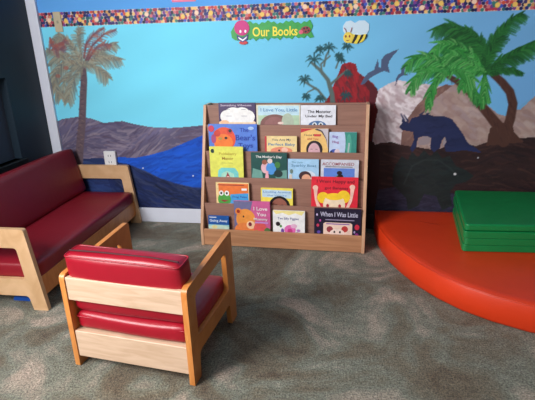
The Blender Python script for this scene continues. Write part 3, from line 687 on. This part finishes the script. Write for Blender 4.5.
# pocket 4
book(4, 216, 249, 182.5, (240, 210, 150), [('r',.08,.5,.98,.97,(232,120,60)), ('p',[(.36,.0),(.44,.56),(.98,.62),(.98,0)],(70,160,220)), ('t','Frog Tales',.72,.46,.44,.10,(50,60,150)), ('t','and Pond',.7,.30,.4,.09,(170,110,200)), ('e',.25,.36,.20,.26,(80,160,70)), ('e',.16,.60,.07,.10,WHT), ('e',.33,.60,.07,.10,WHT), ('e',.16,.60,.03,.05,DK), ('e',.33,.60,.03,.05,DK), ('r',.06,.9,.86,.93,(150,60,60)), ('r',.78,.72,.94,.80,WHT), ('e',.42,.12,.18,.10,(214,226,240)), ('p',[(.12,.34),(.38,.34),(.25,.26)],(150,50,60))],
     'orange and blue picture book with a green frog, left on fourth tier')
book(4, 261, 293, 188, (238, 220, 90), [('p',[(.04,.6),(.96,.56),(.96,.9),(.04,.94)],(190,216,234)), ('t','Looking Around',.5,.82,.84,.10,(70,120,190)), ('t','the World',.5,.68,.6,.07,(90,130,190)), ('e',.58,.16,.34,.50,(26,20,24)), ('e',.58,.12,.26,.44,(150,92,78)), ('r',.46,.26,.52,.28,DK), ('r',.64,.26,.70,.28,DK)],
     'yellow and pale blue picture book with a brown face, fourth tier centre')
book(4, 311.5, 358.5, 177, (226, 44, 62), [('t','I Went Happy and',.52,.87,.80,.12,(100,20,40)), ('t','got Bananas',.54,.69,.5,.10,(100,20,40)), ('e',.26,.42,.13,.16,(250,206,50)), ('e',.70,.46,.14,.18,(250,206,50)), ('e',.5,.22,.24,.32,(246,220,190)), ('e',.5,.46,.2,.1,(250,206,50)), ('p',[(.05,.66),(.14,.66),(.12,.4),(.22,.14),(.14,.10),(.08,.36)],(246,196,180)), ('e',.09,.70,.06,.07,(246,196,180)), ('p',[(.84,.72),(.93,.72),(.88,.34),(.80,.10),(.74,.12),(.84,.42)],(246,196,180)), ('e',.88,.74,.06,.07,(246,196,180)), ('e',.36,.20,.03,.05,(180,40,60)), ('e',.62,.20,.03,.05,(180,40,60))],
     'wide red picture book with a yellow haired figure raising both arms')
# pocket 5
book(5, 208.5, 229, 215.5, (26, 84, 160), [('r',0,.0,1,.52,(150,200,200)), ('e',.5,.30,.6,.2,(190,216,200)), ('t','Going Away',.5,.72,.86,.18,(220,230,240)), ('r',.06,.90,.4,.94,WHT), ('e',.3,.4,.14,.1,(220,210,150))],
     'smallest blue picture book at the left end of the lowest tier')
book(5, 234, 270, 201, (206, 96, 150), [('p',[(0,1),(0,0),(.5,0),(.55,.4),(.46,.75),(.52,1)],(112,110,150)), ('e',.32,.48,.27,.30,(236,150,70)), ('e',.12,.70,.09,.10,(226,130,60)), ('e',.12,.70,.045,.05,(150,50,40)), ('e',.28,.16,.28,.22,(230,130,70)), ('e',.46,.32,.12,.12,(244,200,160)), ('e',.44,.34,.05,.06,(130,40,60)), ('e',.26,.56,.02,.03,DK), ('e',.72,.22,.18,.20,(220,90,90)), ('e',.92,.12,.1,.14,(90,120,70)), ('e',.62,.08,.1,.1,(190,150,70)),
     ('t','I Love',.74,.80,.38,.10,WHT), ('t','You',.76,.64,.26,.10,WHT), ('t','Mommy',.74,.49,.38,.09,WHT), ('r',.58,.38,.95,.42,(190,140,206))],
     'pink picture book with an orange cuddling bear on the lowest tier')
book(5, 273, 305, 210.5, (238, 236, 236), [('p',[(0,1),(.1,.86),(.3,.92),(.5,.84),(.7,.92),(.9,.84),(1,1)],(240,224,150)), ('t','Ten Silly Piggies',.48,.70,.66,.11,(40,50,130)), ('e',.16,.50,.07,.08,DK), ('e',.25,.42,.04,.05,(90,140,80)), ('e',.54,.30,.18,.18,(226,110,180)), ('e',.54,.26,.08,.08,(196,60,130)), ('e',.66,.44,.10,.08,(230,180,210)), ('e',.3,.24,.05,.10,(110,70,160)), ('e',.8,.28,.06,.05,(180,120,190)), ('e',.16,.16,.05,.05,(90,70,110)), ('e',.76,.16,.06,.06,(120,70,130))],
     'white picture book with pink and purple figures on the lowest tier')
book(5, 314.5, 361.5, 208.5, (34, 26, 50), [('t','When I Was Little',.53,.82,.80,.15,(200,196,220)), ('r',.24,.63,.86,.66,(150,140,170)), ('p',[(.20,.0),(.20,.52),(.24,.56),(.78,.56),(.82,.52),(.82,0)],(238,206,190)), ('r',.26,.50,.76,.53,(130,80,170)), ('e',.34,.34,.07,.10,(150,60,70)), ('e',.66,.36,.07,.10,(190,60,60)), ('e',.5,.22,.16,.14,(244,220,210)), ('e',.44,.26,.02,.04,DK), ('e',.56,.26,.02,.04,DK), ('e',.08,.46,.03,.05,(200,60,90)), ('e',.10,.24,.04,.05,(90,70,160)), ('e',.06,.80,.02,.04,(200,180,220)), ('e',.92,.44,.05,.09,(206,44,70)), ('e',.92,.18,.04,.07,(140,50,130)), ('e',.13,.62,.02,.04,(190,80,160)), ('e',.87,.28,.02,.04,(170,150,200))],
     'black picture book with white title and pale face panel, lowest tier right')

# ================================================================== couch and armchair
birch = wood('birch plywood', rgb(196, 156, 114), rgb(214, 176, 136), .4, (12, 3, 3))
birchz = wood('birch slat', rgb(198, 166, 138), rgb(216, 186, 160), .4, (2, 10, 16))
honey = wood('honey plywood', rgb(196, 120, 58), rgb(212, 140, 74), .38, (12, 3, 3))
red = mat('red vinyl', rgb(152, 12, 34), .38, .04, 14, .10, 30)
darkred = mat('couch red vinyl', rgb(134, 18, 34), .45, .04, 14, .08, 30)
def side_panel(name, parent, xa, depth, m, ht=.385, hole=(.062, .335, .160, .310), slope=.035, thick=.020, ht0=None, cut=.070, foot=.07):
    """profile: s=0 is the rear edge, +s towards the front; rear upright, front raked; opening for the arm; arched foot cut-out"""
    d = depth
    out = roundpoly([(0, 0), (foot-.008, 0), (foot, cut), (d-foot-.012, cut), (d-foot, 0), (d, 0), (d-slope, ht), (0.0, ht0 or ht)],
                    [.004, .004, .02, .02, .004, .004, .014, .022], 5)
    s0, s1, z0, z1 = hole
    hl = roundpoly([(s0, z0), (s1, z0), (s1-.013, z1), (s0, z1-((ht-ht0)*.6 if ht0 else 0))], .018, 5)
    bm = bmesh.new(); prism(bm, out, hl, xa, xa+thick)
    return obj(name, bm, m, parent, bevel=.0025)

# armchair: local x across (0 right panel outside is +.25), local y forward
ch = thing('armchair', 'small birch armchair with bright red cushions seen from behind', 'armchair', (.0625, -1.430, 0), (0, 0, -.118))
CW = .478
side_panel('arm_panel', ch, CW/2-.020, .440, honey, .404, (.06, .362, .165, .340), .02, .02, .374, .100, .062)
side_panel('arm_panel', ch, -CW/2, .440, honey, .404, (.06, .362, .165, .340), .02, .02, .374, .100, .062)
bm = bmesh.new(); box(bm, -CW/2+.020, CW/2-.020, .004, .022, .276, .364); obj('back_slat', bm, birchz, ch, bevel=.003)
bm = bmesh.new(); box(bm, -CW/2+.020, CW/2-.020, .004, .022, .042, .150); obj('lower_slat', bm, birchz, ch, bevel=.003)
bm = bmesh.new(); box(bm, -CW/2+.020, CW/2-.020, .372, .390, .060, .150); obj('front_rail', bm, birchz, ch, bevel=.003)
bm = bmesh.new(); box(bm, -CW/2+.020, CW/2-.020, .022, .372, .135, .147); obj('seat_board', bm, birchz, ch)
cushion('seat_cushion', red, ch, CW-.044, .375, .070, (0, .208, .183), seam=(.018,))
cushion('back_cushion', red, ch, CW-.044, .085, .225, (0, .060, .337), (.06, 0, 0), .007)
o_ = [o for o in C.objects if o.name == 'back_cushion'][0]
bs = bmesh.new(); zt = .1125
ring(bs, [Vector((a, b, zt-.006)) for a, b in roundpoly([(-.215, -.041), (.215, -.041), (.215, .041), (-.215, .041)], .016, 5)], .003); obj('piping', bs, red, o_, smooth=True)
bs = bmesh.new(); ring(bs, [Vector((-.205, -.016, zt+.0055)), Vector((-.1, -.014, zt+.0075)), Vector((.1, -.013, zt+.0075)), Vector((.205, -.020, zt+.0055))], .0028, False); obj('zip_seam', bs, mat('dark seam', rgb(60, 6, 16), .7), o_, smooth=True)

# couch faces +x: build in local frame (local x = along the couch, local y = forward) and turn it
cs = thing('couch', 'low birch couch with dark red cushions along the left wall', 'couch', (-.985, -.552, 0), (0, 0, -math.pi/2+.01))
CL = 1.06
# after the turn local +x points to world -y (towards the camera), local +y to world +x
side_panel('arm_panel', cs, CL/2-.022, .485, birch, .390, (.07, .405, .153, .303), .042, .022)
side_panel('arm_panel', cs, -CL/2, .485, birch, .390, (.07, .405, .153, .303), .042, .022)
L2 = CL/2-.022
bm = bmesh.new(); box(bm, -L2, L2, .440, .458, .055, .150); obj('front_rail', bm, honey, cs, bevel=.003)
bm = bmesh.new(); box(bm, -L2, L2, .004, .022, .055, .150); obj('lower_slat', bm, birchz, cs, bevel=.003)
bm = bmesh.new(); box(bm, -L2, L2, .004, .022, .280, .372); obj('back_slat', bm, birchz, cs, bevel=.003)
bm = bmesh.new(); box(bm, -L2, L2, .022, .440, .128, .140); obj('seat_board', bm, birchz, cs)
cushion('seat_cushion', darkred, cs, CL-.048, .435, .080, (0, .240, .181), puff=.004)
cushion('back_cushion', darkred, cs, CL-.048, .085, .285, (0, .080, .358), (.20, 0, 0), .006)

# blue thing on the carpet below the couch
p = onz(24, 301)
bm = bmesh.new()
plate(bm, roundpoly([(-.055, 0), (.055, 0), (.046, .020), (-.046, .020)], .005), -.03, .03)
o = obj('toy_lid', bm, mat('blue plastic', rgb(30, 90, 190), .4), None, (p[0], p[1]+.03, .0), bevel=.002)
tag(o, 'small bright blue plastic lid on the carpet under the couch', 'lid')

# ================================================================== mats
# big orange mat: rounded outline built from the arc seen in the photo, mirrored to the right
arc = [(.992, -.02), (.990, -.12), (.996, -.25), (1.012, -.36), (1.042, -.47), (1.085, -.58), (1.145, -.70), (1.215, -.80), (1.30, -.89), (1.40, -.96), (1.52, -1.02), (1.64, -1.05), (1.72, -1.055)]
out = arc+[(3.44-x, y) for x, y in reversed(arc[:-1])]
mz = .126
om = mat('orange red vinyl', rgb(216, 58, 20), .42, .05, 6, .10, 22)
mt = thing('floor_mat', 'large round fronted orange red floor mat against the mural wall', 'floor mat', (0, 0, 0))
bm = bmesh.new()
cx_, cy_ = 1.72, -.30
rows = []
prof = [(0.0, 0.004), (.0, 0.012)] 
prof = [(-.006, .001), (0, .010), (.003, .06), (0, mz-.012), (-.004, mz-.004), (-.012, mz)] + [(-.04, mz+.001), (-.15, mz+.003), (-.35, mz+.003)]
rings = []
for dd, z in prof:
    rr = []
    for x, y in out:
        v = Vector((cx_-x, cy_-y)); L = v.length; q = Vector((x, y))-v.normalized()*dd*(1) if L else Vector((x, y))
        q.y = min(q.y, -.018-abs(min(0, dd))*.6)
        rr.append(bm.verts.new((q.x, q.y, z)))
    rings.append(rr)
n = len(out)
for a, b_ in zip(rings, rings[1:]):
    for i in range(n): bm.faces.new((a[i], a[(i+1) % n], b_[(i+1) % n], b_[i]))
bm.faces.new(rings[-1]); bm.faces.new(rings[0])
obj('mat_body', bm, om, mt, smooth=True)
bs = bmesh.new()
ring(bs, [Vector((x, min(y, -.020), mz-.004)) for x, y in out], .0035); obj('edge_piping', bs, om, mt, smooth=True)

# green folded mat on top
gm = mat('green vinyl', rgb(10, 126, 66), .38, .06, 8, .14, 26)
fm = thing('folded_mat', 'green folded gym mat lying on the orange floor mat', 'folded mat', (0, 0, mz+.004))
fl, bl_, fr_, br_ = (1.362, -.572), (1.432, -.045), (2.02, -.545), (2.04, -.05)
nl = 4; th = .0355
for k in range(nl):
    dx, dy = .004*math.sin(k*2.1), .003*math.cos(k*1.7); P = [(fl[0]+dx, fl[1]+dy), (fr_[0], fr_[1]+dy), (br_[0], br_[1]), (bl_[0]+dx, bl_[1])]
    P = roundpoly(P, .02, 4); bm = bmesh.new()
    lo = [bm.verts.new((x, y, k*th+.0004)) for x, y in P]; hi = [bm.verts.new((x, y, (k+1)*th)) for x, y in P]; bm.faces.new(lo); bm.faces.new(hi)
    for i in range(len(P)): bm.faces.new((lo[i], lo[(i+1) % len(P)], hi[(i+1) % len(P)], hi[i]))
    obj('panel', bm, gm, fm, bevel=.009 if k == nl-1 else .004, seg=3)
